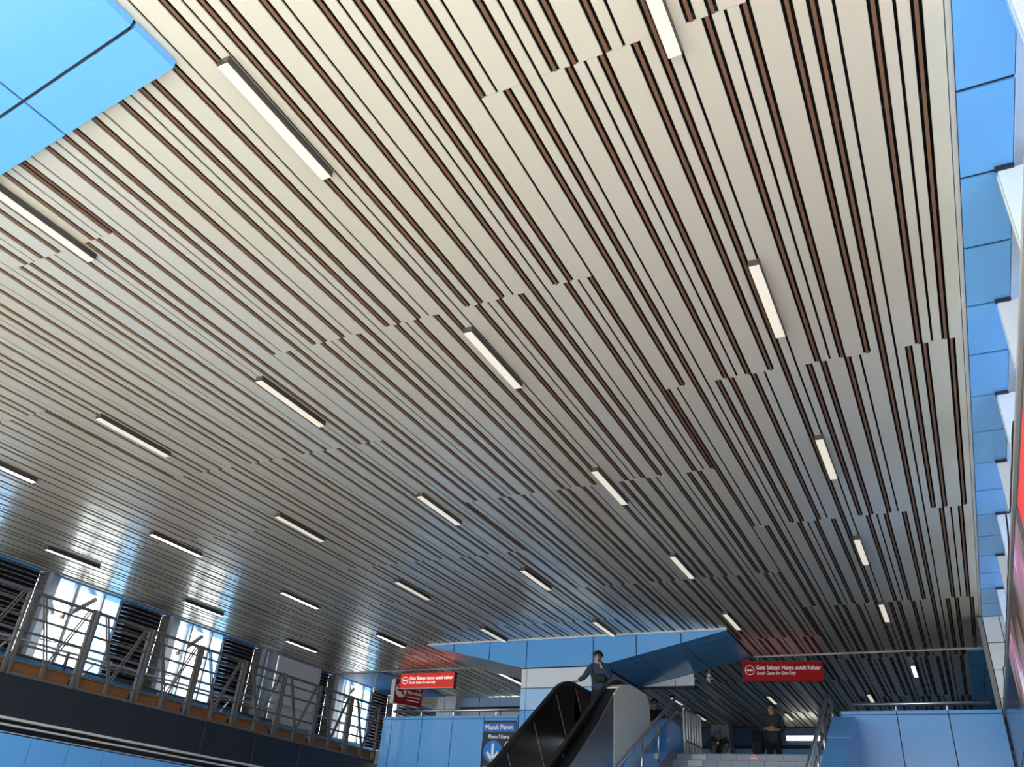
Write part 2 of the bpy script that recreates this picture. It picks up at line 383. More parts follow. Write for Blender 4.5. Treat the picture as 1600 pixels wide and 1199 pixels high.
# ------------------------------------------------------------------ far back of the upper storey
bw = root('wall_back', (-7, 31, ZU), kind='structure')
B(-11, 2.4, 30.3, 30.5, ZU, H + 0.5).obj('backing', JOINT, bw)
x = -10.9
while x < 2.3:
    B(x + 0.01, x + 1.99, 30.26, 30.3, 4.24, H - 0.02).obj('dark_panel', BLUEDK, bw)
    B(x + 0.01, x + 1.99, 30.26, 30.3, ZU + 0.02, 4.12).obj('blue_panel', BLUE, bw); x += 2.0
B(-7.55, -6.95, 29.7, 30.26, ZU, H).obj('pilaster', GREYP, bw)
b2 = root('wall_back', (-13, 24.4, ZU), kind='structure')
for a, b in ((-14.3, -13.6), (-13.6, -12.85), (-12.85, -12.1), (-12.1, -11.0)):
    B(a + 0.01, b - 0.01, 24.3, 24.42, 4.5, H - 0.02).obj('header_panel', PALE, b2)
    B(a + 0.02, b - 0.02, 24.36, 24.42, 3.0, 4.36).obj('white_panel', WHITEP, b2)
B(-14.3, -11.0, 24.33, 24.46, 4.36, 4.5).obj('dark_band', JOINT, b2)
B(-14.3, -11.0, 24.4, 24.46, ZU, 4.36).obj('backing', JOINT, b2)
for a, b in ((-15.0, -14.72), (-14.70, -14.3)):
    B(a, b, 24.0, 24.4, ZU, H - 0.01).obj('column_panel', WHITEP, b2)
# blue soffit at the far left corner; its shade is put into the colour
tag(MB().prism([(-16.4, 20.45, H - 0.03), (-14.75, 20.45, H - 0.03), (-14.4, 21.6, H - 0.03), (-14.75, 24.0, H - 0.03), (-16.4, 24.0, H - 0.03)], (0, 0, 0.02)).obj('trim_6', mat('matt_shaded_blue', (0.05, 0.17, 0.38), 0.55)), kind='structure')

# ------------------------------------------------------------------ left wall: sill, louvres, windows
wl = root('wall_left', (-16.5, 12, ZF), kind='structure')
B(-16.9, -16.55, -2, 31, ZF, 3.06).obj('backing', JOINT, wl)
y = -1.9
while y < 24:
    B(-16.55, -16.5, y + 0.006, y + 1.084, 2.62, 3.07).obj('sill_panel', BLUE, wl)
    B(-16.55, -16.5, y + 0.006, y + 1.084, ZU - 0.1, 2.61).obj('sill_panel', BLUE, wl); y += 1.09
B(-16.9, -16.5, -2, 31, 4.75, 5.3).obj('fascia', BLUE, wl)
louv = [(2.8, 4.0), (6.05, 7.2), (9.35, 10.47), (12.63, 13.8), (15.95, 17.05), (19.74, 20.32), (22.64, 23.5), (24.2, 30)]
for a, b in louv:
    f = B(-16.7, -16.6, a, b, 3.06, 4.75).obj('louver_backing', JOINT, wl)
    for k in range(18):
        z = 3.10 + k * 0.092
        MB().prism([(-16.58, a, z + 0.05), (-16.34, a, z), (-16.34, a, z + 0.018), (-16.58, a, z + 0.068)], (0, b - a, 0)).obj('louver_slat', LOUV, wl)
    B(-16.6, -16.36, b + 0.01, b + 0.03, 3.06, 4.74).obj('louver_post', LOUV, wl)
for a, b in ((4.0, 4.4), (7.22, 7.65), (10.5, 10.9), (13.83, 14.3), (17.08, 17.5), (17.5, 17.92), (20.35, 20.95)):
    MB().prism([(-16.55, a, 3.07), (-16.25, a + 0.05, 3.07), (-16.5, b, 3.07)], (0, 0, 1.67)).obj('pilaster_panel', GREYP, wl)
for a, b in ((17.93, 19.40), (19.42, 19.72)):
    B(-16.6, -16.4, a, b, 3.07, 4.75).obj('white_panel', WHITEP, wl)
wins = [(4.4, 6.0), (7.65, 9.3), (10.9, 12.6), (14.3, 15.92), (20.95, 22.6)]
for i, (a, b) in enumerate(wins):
    wroot = root('window_%d' % (i + 1), (-16.6, (a + b) / 2, 3.06), kind='structure')
    L = b - a; m1, m2, m3 = a + L * 0.30, a + L * 0.44, a + L * 0.72
    B(-16.63, -16.62, a, m3, 3.06, 4.75).obj('pane', GLASS, wroot)
    B(-16.63, -16.62, m3, b, 3.06, 4.75).obj('pane', GLASSB, wroot)
    for q in (m1, m3): B(-16.66, -16.58, q - 0.025, q + 0.025, 3.06, 4.75).obj('mullion', OUTW if q == m1 else TRIM, wroot)
    B(-16.66, -16.58, a, b, 3.06, 3.12).obj('sill_frame', TRIM, wroot)
    MB().tube([(-17.1, m2 + 0.1, 2.5), (-17.1, m2 + 0.1, 5.2)], 0.07).obj('exterior_post', OUTW, wroot)
    MB().bar((-17.15, m2, 4.15), (-17.15, m3 + 0.2, 4.75), 0.09, 0.09).obj('exterior_brace', RUST, wroot)
    MB().bar((-17.15, m1, 4.15), (-17.15, a + 0.05, 4.85), 0.09, 0.09).obj('exterior_brace', OUTW, wroot)
    MB().bar((-17.15, a, 3.6), (-17.15, b, 3.66), 0.03, 0.03).obj('exterior_rail', OUTW, wroot)

# ------------------------------------------------------------------ walkway along the left wall with its truss railing
wk = root('floor_walkway', (-14.6, 8, 2.1), kind='structure')
B(-16.5, -12.96, -2, 17.9, 2.1, 2.26).obj('deck', NAVY, wk)
B(-12.86, -12.8, -2, 17.9, 1.52, 2.1).obj('girder', NAVY, wk)
B(-12.95, -12.78, -2, 17.9, 1.49, 1.525).obj('bottom_flange', OUTW, wk)
B(-13.0, -12.9, -2, 17.9, 1.30, 1.49).obj('girder_web', BLACK, wk)
B(-12.92, -12.78, -2, 17.9, 1.405, 1.43).obj('pale_strip', OUTW, wk)
B(-12.90, -12.78, -2, 17.9, 1.31, 1.325).obj('pale_strip', GREYP, wk)
B(-13.1, -12.84, -2, 17.9, ZF, 1.30).obj('wall_backing', JOINT, wk)
y = -1.96 + 0.02
while y < 17.6:
    for za, zb_ in ((ZF, 0.1), (0.1, 1.3)):
        B(-12.84, -12.8, y + 0.006, y + 0.672, za + 0.006, zb_ - 0.004).obj('blue_panel', BLUE, wk)
    y += 0.678
for y in (12.3, 13.7, 15.1): B(-12.8, -12.76, y, y + 0.08, 1.53, 2.1).obj('stiffener', NAVY, wk)

rl = root('truss_railing', (-12.8, 8, 2.1), 'long dark grey truss railing with V braces on the walkway under the windows', 'railing')
ys = [8.065 + 1.2275 * k for k in range(-6, 9)]
for i, y in enumerate(ys):
    B(-12.83, -12.77, y - 0.055, y - 0.01, 2.1, 3.38).obj('post', RAILG, rl)
    if i < len(ys) - 1: B(-12.83, -12.77, y + 0.035, y + 0.08, 2.1, 3.38).obj('post', RAILG, rl)
    if i == len(ys) - 1: break
    a, b = y + 0.06, ys[i + 1] - 0.03
    for z, t in ((3.345, 0.045), (3.18, 0.025), (2.96, 0.03), (2.55, 0.03), (2.31, 0.03), (2.12, 0.045)):
        B(-12.82, -12.78, a, b, z - t / 2, z + t / 2).obj('rail', RAILG, rl)
    mid = (a + b) / 2
    B(-12.83, -12.77, mid - 0.03, mid + 0.03, 2.1, 2.33).obj('stub', RAILG, rl)
    for s in (-0.025, 0.025):
        MB().bar((-12.775, mid + s, 2.31), (-12.775, a + 0.16 + s, 3.33), 0.03, 0.014).obj('brace', RAILG, rl)
        MB().bar((-12.775, mid + s, 2.31), (-12.775, b - 0.1 + s, 3.33), 0.03, 0.014).obj('brace', RAILG, rl)
    B(-12.93, -12.90, a, b, 2.14, 2.31).obj('kick_board', KICK, rl)
MB().tube([(-12.97, -0.2 + 0.9, 2.78), (-12.97, 17.6, 2.78)], 0.022).obj('steel_handrail', STEEL, rl)
ir = root('inner_railing', (-15.9, 8, 2.26), 'second slimmer railing behind the truss railing, nearer the windows', 'railing')
for k in range(9):
    y = 1.2 + k * 2.0
    B(-15.93, -15.88, y, y + 0.05, 2.26, 3.25).obj('post', RAILG, ir)
    MB().bar((-15.9, y + 0.05, 2.3), (-15.9, y + 0.7, 3.2), 0.03, 0.03).obj('brace', TRIM, ir)
for z in (3.25, 2.98, 2.72): MB().tube([(-15.9, 1.2, z), (-15.9, 17.5, z)], 0.025).obj('rail', RAILG if z < 3.2 else TRIM, ir)

# ------------------------------------------------------------------ ceiling lights
colx = [-0.90, -3.80, -6.60, -9.34, -12.23, -15.05]
ordn = ['first', 'second', 'third', 'fourth', 'fifth', 'sixth']
proto = {}
def ceiling_light(x, y, lit, label, z=H, L=1.2):
    r = root('ceiling_light', (x, y, z), label, 'light', 'linear lights under the plank ceiling')
    if lit not in proto:
        h = MB().box(-0.05, 0.05, 0, L, -0.064, -0.001)
        d = MB().box(-0.045, 0.045, 0.006, L - 0.006, -0.071, -0.062)
        proto[lit] = []
        for nm, m_, mb in (('housing', HOUS, h), ('diffuser', DIFF_ON if lit else DIFF_OFF, d)):
            me = bpy.data.meshes.new(nm); me.from_pydata(mb.v, [], mb.f); me.update(); me.materials.append(m_); proto[lit].append((nm, me))
    for nm, me in proto[lit]:
        o = bpy.data.objects.new(nm, me); COL.objects.link(o); o.parent = r; o.scale = (1, L / 1.2, 1)
    return r
for k in range(5):
    for c in range(6):
        if (k == 0 and c > 2) or (k == 1 and c > 4): continue
        st = 'cool white ceiling light' if c >= 4 else 'warm white ceiling light'
        ceiling_light(colx[c], 2.35 + 3.545 * k, c >= 4, '%s in black housing, %s row from the right, %s from the viewer' % (st, ordn[c], ordn[k - {0: 0, 1: 0, 2: 0, 3: 1, 4: 1, 5: 2}[c]]))
for x, y, lit, L, lab in ((-0.72, 21.6, True, 1.2, 'lit linear ceiling light above the railing of the right parapet'),
                     (-2.02, 24.8, False, 1.1, 'small dim ceiling light beyond the right stair handrail'),
                     (-4.65, 24.8, False, 1.1, 'dim ceiling light just above the standing man with backpack'),
                     (-4.68, 27.5, False, 1.1, 'dim ceiling light behind the head of the standing man'),
                     (-7.42, 27.4, False, 1.1, 'dim ceiling light beyond the guard rail of steel pipes'),
                     (-7.40, 24.7, False, 1.1, 'dim ceiling light above the top bend of the left stair handrail'),
                     (-11.14, 20.9, True, 1.4, 'lit linear ceiling light beside the white column, under the sloping metal panels'),
                     (-6.05, 21.9, True, 0.35, 'short bright lamp right of the white infill panels'),
                     (-14.1, 21.3, True, 1.2, 'lit ceiling light behind the left hanging red sign')):
    ceiling_light(x, y, lit, lab, L=L)
tl = root('tube_lamp', (-4.65, 30.2, 4.42), 'glowing twin tube lamp on the dark far wall right of the standing man', 'lamp')
B(-5.2, -4.1, 30.19, 30.255, 4.40, 4.52).obj('tray', HOUS, tl)
for z in (4.40, 4.49): MB().tube([(-5.18, 30.16, z), (-4.12, 30.16, z)], 0.03).obj('tube', mat('tube_glow', (0.9, 0.9, 0.8), 0.4, emit=2.5, ecol=(1, 1, 0.85)), tl)

# ------------------------------------------------------------------ escalator
es = root('escalator', (-6.38, 13, ZF), 'escalator with black balustrades, rubber handrails and brushed metal cladding', 'escalator')
SL = 0.69
def hz(y):
    if y < 15.2: return 3.08 + SL * (y - 15.2)
    if y < 16.1:
        t = (y - 15.2) / 0.9; return 3.08 + SL * 0.9 * (t - t * t / 2)
    return 3.08 + SL * 0.45
yl = [9.5 + 0.3 * k for k in range(19)] + [15.2 + 0.09 * k for k in range(1, 11)] + [16.5, 16.9, 17.2]
for sx_, nm in ((-6.88, 'left'), (-5.87, 'right')):
    hp = [(sx_, y, max(hz(y), -0.6)) for y in yl]
    e = hp[-1]; hp += [(sx_, e[1] + 0.3 * math.sin(a), e[2] - 0.3 + 0.3 * math.cos(a)) for a in (0.5, 1.0, 1.57, 2.1, 2.6, 3.14)]
    m = MB()
    for a, b in zip(hp[:-1], hp[1:]): m.bar(a, b, 0.085, 0.055)
    m.obj('handrail', BLACK, es)
    m2 = MB()
    for a, b in zip(hp[:-7], hp[1:-6]):
        m2.prism([(sx_ - 0.045, a[1], a[2] - 0.06), (sx_ - 0.045, b[1], b[2] - 0.06), (sx_ - 0.045, b[1], b[2] - 0.025), (sx_ - 0.045, a[1], a[2] - 0.025)], (0.09, 0, 0))
    m2.obj('handrail_guide', BLACKP, es)
    cuts = [9.5, 10.9, 12.2, 13.35, 14.3, 15.25, 16.2, 17.3]
    for a, b in zip(cuts[:-1], cuts[1:]):
        yq = [a + 0.006] + [q for q in yl if a + 0.02 < q < b - 0.02] + [b - 0.006]
        topp = [(sx_ - 0.02, q, hz(q) - 0.05) for q in yq]; dl = 1.9 if nm == 'left' else 1.06
        bot = [(sx_ - 0.02, q + 0.75 * dl / 0.93 * (b < 16.5 and q < 15.5 or b < 16.3), hz(q) - dl) for q in reversed(yq)]
        MB().prism(topp + bot, (0.04, 0, 0)).obj('balustrade_panel', BLACKP if not (nm == 'left' and a > 16) else mat('dark_red_panel', (0.05, 0.008, 0.012), 0.3), es)
        MB().prism([(sx_ - 0.024, b - 0.006, hz(b) - 0.07), (sx_ - 0.024, b + 0.010, hz(b) - 0.07), (sx_ - 0.024, b + 0.76, hz(b) - 1.0), (sx_ - 0.024, b + 0.738, hz(b) - 1.0)], (0.048, 0, 0)).obj('balustrade_joint', TRIM, es)
# outer cladding (right and left) with a pale end piece
def ctop(y):
    T = [(9.0, -0.12), (14.2, -0.13), (15.0, -0.01), (15.25, 0.0), (15.7, -0.07), (18.0, -0.08)]
    for (a, u), (b, v) in zip(T[:-1], T[1:]):
        if y <= b: return hz(y) + u + (v - u) * (y - a) / (b - a)
    return hz(y) - 0.08
for xa, xb, dn in ((-5.62, -5.60, 0), (-7.0, -6.98, 0.75)):
    q = [y for y in yl if 9.8 < y < 15.02] + [15.04]
    MB().prism([(xa, y, ctop(y) - dn) for y in q] + [(xa, y, hz(y) - 2.3) for y in reversed(q)], (xb - xa, 0, 0)).obj('cladding', BRUSH, es)
    q = [15.06] + [y for y in yl if 15.1 < y < 16.95]
    MB().prism([(xa, y, ctop(y) - dn) for y in q] + [(xa, 17.02, ctop(17) - 0.05 - dn), (xa, 17.15, ctop(17) - 0.22 - dn), (xa, 17.18, ZU - 0.5), (xa, 15.06, hz(15.06) - 2.3)], (xb - xa + 0.002, 0, 0)).obj('end_cladding', ENDCAP, es)
q = [y for y in yl if 9.8 < y < 16.95]
for xa, xb in ((-5.83, -5.622),):
    MB().prism([(xa, y, ctop(y) - 0.012) for y in q] + [(xa, y, ctop(y) - 0.5) for y in reversed(q)], (xb - xa, 0, 0)).obj('outer_deck', BLACK, es)
    MB().prism([(xa, y, ctop(y) - 0.01) for y in q if y > 15.0] + [(xa, y, ctop(y) + 0.002) for y in reversed(q) if y > 15.0], (xb - xa, 0, 0)).obj('deck_cover', ENDCAP, es)
for k in range(16):
    yk = 16.0 - 0.4 * k; zk = ZU - 0.276 * k
    B(-6.83, -5.92, yk - 0.4, yk, zk - 0.3, zk - 0.276 + 0.004).obj('step', HOUS, es)
B(-6.97, -5.8, 16.0, 17.85, ZU - 0.12, ZU).obj('floor_plate', BRUSH, es)

# ------------------------------------------------------------------ staircase with side walls and handrails
stc = root('staircase', (-3.8, 14, ZF), kind='structure')
for k in range(10):
    yk = 17.9 - 0.3 * k; zk = ZU - 0.15 * k
    B(-5.28, -2.27, yk - 0.0, yk + 0.32, zk - 0.5, zk - 0.012).obj('step_core', JOINT, stc)
    n = 10 if k < 5 else 5
    for i in range(n):
        xa = -5.28 + 3.01 * i / n; xb = -5.28 + 3.01 * (i + 1) / n
        B(xa + 0.004, xb - 0.004, yk - 0.02, yk, zk - 0.146, zk - 0.014).obj('riser_tile', TILEP if (k < 4 and i == 1) else TILE, stc)
    B(-5.28, -2.27, yk - 0.035, yk + 0.3, zk - 0.012, zk).obj('tread', TILE, stc)
for k in range(10, 26):
    yk = 17.9 - 0.3 * k; zk = ZU - 0.15 * k
    B(-5.28, -2.27, yk - 0.03, yk + 0.3, zk - 0.4, zk).obj('tread', TILE, stc)
def stair_wall(x0, x1, nm):
    top = [(10.5, -0.55), (17.25, 2.93 - 0.03), (17.8, 2.93)] if nm == 'r' else [(10.5, -0.60), (17.45, 2.93), (18.9, 2.93)]
    r_ = root('wall_stair', ((x0 + x1) / 2, 14, ZF), kind='structure')
    cuts = [10.5, 11.9, 13.3, 14.8, 16.27] + [top[-1][0]]
    def zt(y):
        (a, za), (b, zb_) = (top[0], top[1]) if y <= top[1][0] else (top[1], top[2]); return za + (zb_ - za) * (y - a) / (b - a)
    MB().prism([(x0 + 0.01, 10.5, ZF)] + [(x0 + 0.01, y, z - 0.012) for y, z in top] + [(x0 + 0.01, top[-1][0] - 0.01, ZF)], (x1 - x0 - 0.02, 0, 0)).obj('core', JOINT, r_)
    for a, b in zip(cuts[:-1], cuts[1:]):
        q = [a + 0.008] + ([top[1][0]] if a < top[1][0] < b else []) + [b - 0.008]
        P = [(x0, y, zt(y)) for y in q]
        for xx in (x0, x1 - 0.02):
            MB().prism([(xx, a + 0.008, ZF)] + [(xx, y, zt(y) - 0.005) for y in q] + [(xx, b - 0.008, ZF)], (0.02, 0, 0)).obj('side_panel', BLUE, r_)
        for u, v in zip(P[:-1], P[1:]):
            MB().prism([(x0, u[1], u[2]), (x1, u[1], u[2]), (x1, v[1], v[2]), (x0, v[1], v[2])], (0, 0, 0.015)).obj('coping_panel', BLUE, r_)
    return r_
stair_wall(-5.58, -5.3, 'l'); stair_wall(-2.1, -1.72, 'r')
# tile skirting on the left wall
MB().prism([(-5.3, 14.9, 1.05), (-5.3, 17.65, 2.42), (-5.3, 18.9, 2.42), (-5.3, 18.9, 2.2), (-5.3, 17.9, 2.2), (-5.3, 14.9, 0.7)], (0.02, 0, 0)).obj('skirting', TILE, stc)

def stair_rail(x, side, label):
    r = root('stair_handrail', (x, 15.5, 1.0), label, 'handrail', 'stair handrails')
    f = lambda y, d: 3.42 - d + 0.498 * (y - 17.8)
    ye = 18.75 if side == 'l' else 19.7
    z2 = 3.40
    MB().tube([(x, 12.0, f(12.0, 0)), (x, 17.75, f(17.75, 0.0)), (x, 17.85, z2), (x, ye, z2), (x, ye + 0.18, z2 - 0.1), (x, ye + 0.22, z2 - 0.3), (x, ye + 0.22, ZU + 0.6 if side == 'r' else ZU)], 0.036, 10).obj('top_rail', STEEL, r, smooth=True)
    MB().tube([(x, 12.0, f(12.0, 0.27)), (x, 17.75, f(17.75, 0.27)), (x, 17.85, z2 - 0.27), (x, ye + 0.15, z2 - 0.27)], 0.026, 10).obj('lower_rail', STEEL, r, smooth=True)
    for y in (12.5, 13.5, 14.5, 15.5, 16.5) + ((18.1,) if side == 'r' else ()):
        zt_ = min(f(y, 0), z2); MB().tube([(x, y, zt_), (x, y, zt_ - 0.78)], 0.022).obj('post', STEEL, r, smooth=True)
        B(min(x, x + (-0.08 if side == 'l' else 0.1)), max(x, x + (-0.08 if side == 'l' else 0.1)), y - 0.025, y + 0.025, zt_ - 0.72, zt_ - 0.62).obj('bracket', TRIM, r)
    return r
stair_rail(-5.23, 'l', 'stainless steel handrail along the left side of the stairs, beside the escalator')
stair_rail(-2.19, 'r', 'stainless steel handrail along the right side of the stairs, beside the right parapet')
gr = root('guard_rail', (-5.12, 18.4, ZU), 'guard of upright steel pipes at the top left of the stairs', 'railing')
for i in range(7):
    x_, y_ = -5.14 + 0.012 * i, 17.98 + 0.17 * i
    MB().tube([(x_, y_, ZU), (x_, y_, 3.24)], 0.024).obj('pipe', mat('sunlit_satin_steel', (0.8, 0.78, 0.72), 0.5, 0.6), gr, smooth=True)  # paler steel, with the sunlight on the pipes put into its colour
MB().tube([(-5.12, 17.95, 2.60), (-5.06, 19.05, 2.60)], 0.02).obj('cross_pipe', STEEL, gr)
MB().tube([(-5.12, 17.95, 3.22), (-5.06, 19.05, 3.22)], 0.02).obj('cross_pipe', STEEL, gr)

def parapet_rail(x0, x1, posts, label):
    r = root('parapet_rail', ((x0 + x1) / 2, 17.88, 3.1), label, 'handrail')
    MB().tube([(x0, 17.88, 3.235), (x1, 17.88, 3.235)], 0.034, 10).obj('tube', STEEL, r, smooth=True)
    for p in posts: MB().tube([(p, 17.9, 3.1), (p, 17.9, 3.22)], 0.02).obj('post', STEEL, r)
parapet_rail(-12.4, -8.93, [-11.6, -10.7, -9.55], 'steel tube handrail on top of the blue parapet left of the white column')
parapet_rail(-1.78, 0.58, [-1.01, -0.14], 'steel tube handrail on top of the blue parapet right of the stairs')

# ------------------------------------------------------------------ signs
def no_entry(c, r, y, parent, m=WHITE):
    ring(c, r * 0.86, r, 28, y - 0.006, y).obj('no_entry_ring', m, parent)
    B(c[0] - r * 0.62, c[0] + r * 0.62, y - 0.006, y, c[1] - r * 0.17, c[1] + r * 0.17).obj('no_entry_bar', m, parent)
RX = (R_(90), 0, 0)
def hang_sign(loc, wd, ht, dp, rz, mface, l1, l2, label, hang, s1, s2):
    r = root('hanging_sign', loc, label, 'sign')
    x, y, z = loc
    B(x - wd / 2, x + wd / 2, y, y + dp, z, z + ht).obj('box', mat('sign_side', (0.09, 0.10, 0.10), 0.4), r)
    B(x - wd / 2 + 0.005, x + wd / 2 - 0.005, y - 0.008, y, z + 0.012, z + ht - 0.008).obj('face', mface, r)
    B(x - wd / 2, x + wd / 2, y - 0.012, y + 0.01, z - 0.004, z + 0.012).obj('frame_edge', WHITE if mface is REDLIT else mface, r)
    no_entry((x - wd / 2 + 0.165 * wd / 1.77 + 0.0, z + ht * 0.53), ht * 0.245, y - 0.008, r, WHITELIT if mface is REDLIT else WHITE)
    wm = WHITELIT if mface is REDLIT else WHITE
    text(l1, s1, wm, r, (x - wd / 2 + wd * 0.175, y - 0.012, z + ht * 0.655), RX, bold=0.003, fit=wd * 0.80)
    text(l2, s2, wm, r, (x - wd / 2 + wd * 0.175, y - 0.012, z + ht * 0.38), RX, shear=0.2, bold=0.001, fit=wd * 0.49)
    for q in (-0.3, 0.3):
        MB().tube([(x + q * wd, y + dp / 2, z + ht), (x + q * wd, y + dp / 2, hang)], 0.012).obj('hanger', TRIM, r)
    r.rotation_euler.z = R_(rz); return r
hang_sign((-3.47, 20.52, 4.255), 1.80, 0.455, 0.10, 8, RED, 'Gate Selatan Hanya untuk Keluar', 'South Gates for Exit Only', 'dark red hanging sign with white no entry symbol, right of the blue bulkhead', H, 0.128, 0.105)
hang_sign((-13.1, 20.3, 4.27), 1.74, 0.42, 0.16, 1.5, REDLIT, 'Gate Selatan hanya untuk keluar', 'South Gates for exit only', 'bright red hanging sign with white no entry symbol above the left parapet', H, 0.122, 0.10)
NX, NY, NZ = -14.63, 21.0, 4.05
ns = root('no_smoking_sign', (NX, NY, NZ), 'dark red no smoking sign box hung at an angle below the bright red sign', 'sign')
def nsb(x0, x1, y0, y1, z0, z1): return B(NX + x0, NX + x1, NY + y0, NY + y1, NZ + z0, NZ + z1)
nsb(0, 0.9, 0.0, 0.2, 0, 0.62).obj('box', WHITE, ns)
nsb(0.0, 0.9, -0.008, 0, 0.0, 0.62).obj('face', mat('sign_dark_red', (0.33, 0.01, 0.015), 0.35), ns)
c0 = (NX + 0.2, NZ + 0.34)
disc(c0, 0.16, 28, NY - 0.014, NY - 0.008).obj('symbol_disc', WHITE, ns)
B(c0[0] - 0.12, c0[0] + 0.07, NY - 0.018, NY - 0.013, c0[1] - 0.02, c0[1] + 0.02).obj('cigarette', SIGNBLK, ns)
MB().prism([(c0[0] - 0.12, NY - 0.02, c0[1] + 0.09), (c0[0] - 0.09, NY - 0.02, c0[1] + 0.12), (c0[0] + 0.12, NY - 0.02, c0[1] - 0.09), (c0[0] + 0.09, NY - 0.02, c0[1] - 0.12)], (0, 0.006, 0)).obj('slash', RED, ns)
ring(c0, 0.15, 0.175, 28, NY - 0.018, NY - 0.01).obj('symbol_ring', WHITE, ns)
for t_, s_, zz in (('Dilarang', 0.12, 0.47), ('Merokok', 0.125, 0.33)): text(t_, s_, WHITE, ns, (NX + 0.41, NY - 0.015, NZ + zz), RX, bold=0.003)
for zz, ww in ((0.20, 0.42), (0.11, 0.40)):
    B(NX + 0.41, NX + 0.41 + ww, NY - 0.014, NY - 0.01, NZ + zz, NZ + zz + 0.028).obj('small_print', WHITE, ns)
for q in (0.1, 0.8): MB().tube([(NX + q, NY + 0.1, NZ + 0.62), (NX + q, NY + 0.1, H)], 0.012).obj('hanger', TRIM, ns)
ns.rotation_euler.z = R_(65); ns.scale = (1.08, 1.08, 1.08)

mp = root('direction_sign', (-9.37, 17.79, 1.70), 'black and blue platform entry sign with down arrow on the left parapet', 'sign')
B(-9.79, -8.95, 17.77, 17.798, 1.62, 2.985).obj('board', SIGNBLK, mp)
B(-9.785, -8.955, 17.762, 17.772, 2.735, 2.935).obj('header', SIGNBLUE, mp)
text('Masuk Peron', 0.148, WHITE, mp, (-9.37, 17.758, 2.84), RX, align='CENTER', bold=0.004, sx=0.93)
text('Pintu Utara', 0.115, WHITE, mp, (-9.37, 17.764, 2.64), RX, align='CENTER', bold=0.003)
disc((-9.50, 2.33), 0.235, 36, 17.764, 17.771).obj('blue_disc', mat('disc_blue', (0.01, 0.2, 0.62), 0.4), mp)
B(-9.53, -9.47, 17.758, 17.765, 2.20, 2.50).obj('arrow_shaft', WHITE, mp)
for s in (-1, 1):
    MB().prism([(-9.50 - 0.03 * s, 17.757, 2.16), (-9.50 + 0.02 * s, 17.757, 2.12), (-9.50 + 0.165 * s, 17.757, 2.30), (-9.50 + 0.12 * s, 17.757, 2.34)], (0, 0.007, 0)).obj('arrow_head', WHITE, mp)
ring((-9.10, 2.43), 0.105, 0.12, 28, 17.764, 17.77).obj('train_ring', WHITE, mp)
ring((-9.10, 2.43), 0.075, 0.088, 24, 17.764, 17.77).obj('train_ring', WHITE, mp)
B(-9.14, -9.06, 17.764, 17.77, 2.40, 2.412).obj('train_symbol', WHITE, mp); B(-9.105, -9.093, 17.764, 17.77, 2.37, 2.47).obj('train_symbol', WHITE, mp); B(-9.14, -9.06, 17.764, 17.77, 2.455, 2.467).obj('train_symbol', WHITE, mp)
text('North', 0.085, WHITE, mp, (-9.70, 17.764, 1.99), RX, bold=0.002)
stk = root('floor_sticker', (-3.72, 17.87, 2.26), 'small round red no entry sticker on the top stair riser', 'sign')
disc((-3.72, 2.262), 0.075, 24, 17.872, 17.879).obj('disc', mat('sticker_red', (0.6, 0.03, 0.03), 0.4), stk)
no_entry((-3.72, 2.262), 0.06, 17.872, stk)

# ------------------------------------------------------------------ advertising screens on the right wall
def screen(y0, y1, z0, z1, m_, label):
    r = root('advertising_screen', (0.75, (y0 + y1) / 2, z0), label, 'screen')
    B(0.752, 0.765, y0, y1, z0, z1).obj('frame', mat('screen_frame', (0.16, 0.13, 0.09), 0.35, 0.4), r)
    B(0.748, 0.752, y0 + 0.05, y1 - 0.05, z0 + 0.05, z1 - 0.05).obj('picture', m_, r)
    return r
screen(3.6, 7.45, 1.5, 2.92, mat('red_picture', (0.5, 0.02, 0.02), 0.3, emit=0.75, ecol=(0.9, 0.05, 0.04)), 'plain red lit advertising panel on the right wall, nearest the viewer')
screen(7.7, 12.85, 1.5, 2.95, LED, 'lit picture screen in mauve and brown on the right wall beyond the red panel')
cb = root('loose_cable', (0.735, 12, 3.0), 'thin black cable looping along the top of the right wall', 'cable')
pts = []
for k in range(90):
    y = 6.2 + k * 0.13; pts.append((0.74 - 0.004 * abs(math.sin(k * 0.7)), y, 3.035 + 0.006 * math.sin(k * 0.9) + (0.14 * math.exp(-((y - 8.4) / 0.25) ** 2)) + 0.08 * math.exp(-((y - 14.5) / 0.3) ** 2)))
MB().tube(pts, 0.008, 6).obj('cable', BLACK, cb)

# ------------------------------------------------------------------ cameras, fan
def cctv(x, y, zt, zc, dirx, label):
    r = root('security_camera', (x, y, zt), label, 'camera')
    MB().tube([(x, y, zt), (x, y, zc + 0.12)], 0.018).obj('pole', CREAM, r)
    MB().ball((x, y, zc + 0.09), 0.055).obj('joint', CREAM, r, smooth=True)
    a = Vector((x, y, zc + 0.03)); d = Vector((0.7 * dirx, -0.55, -0.38)).normalized()
    MB().bar(a - d * 0.05, a + d * 0.2, 0.095, 0.085).obj('body', CREAM, r)
    MB().bar(a + d * 0.2, a + d * 0.215, 0.075, 0.065).obj('lens_face', BLACKP, r)
cctv(-15.0, 20.5, H, 4.28, 1, 'cream security camera on a pole left of the bright red hanging sign')
cctv(-5.27, 20.8, H, 4.40, 0.5, 'cream security camera on a pole below the blue bulkhead, near the dark red sign')
fn = root('pedestal_fan', (-5.42, 22.0, ZU), 'black pedestal fan with round wire guard at the top of the stairs', 'fan')
fc = (-5.42, 22.0, 3.12)
MB().tube([(-5.42, 22.15, ZU), (-5.42, 22.15, 3.5)], 0.03).obj('pole', BLACK, fn)
MB().tube([(-5.42, 22.15, ZU), (-5.42, 22.15, ZU + 0.04)], 0.22, 20).obj('base', BLACK, fn)
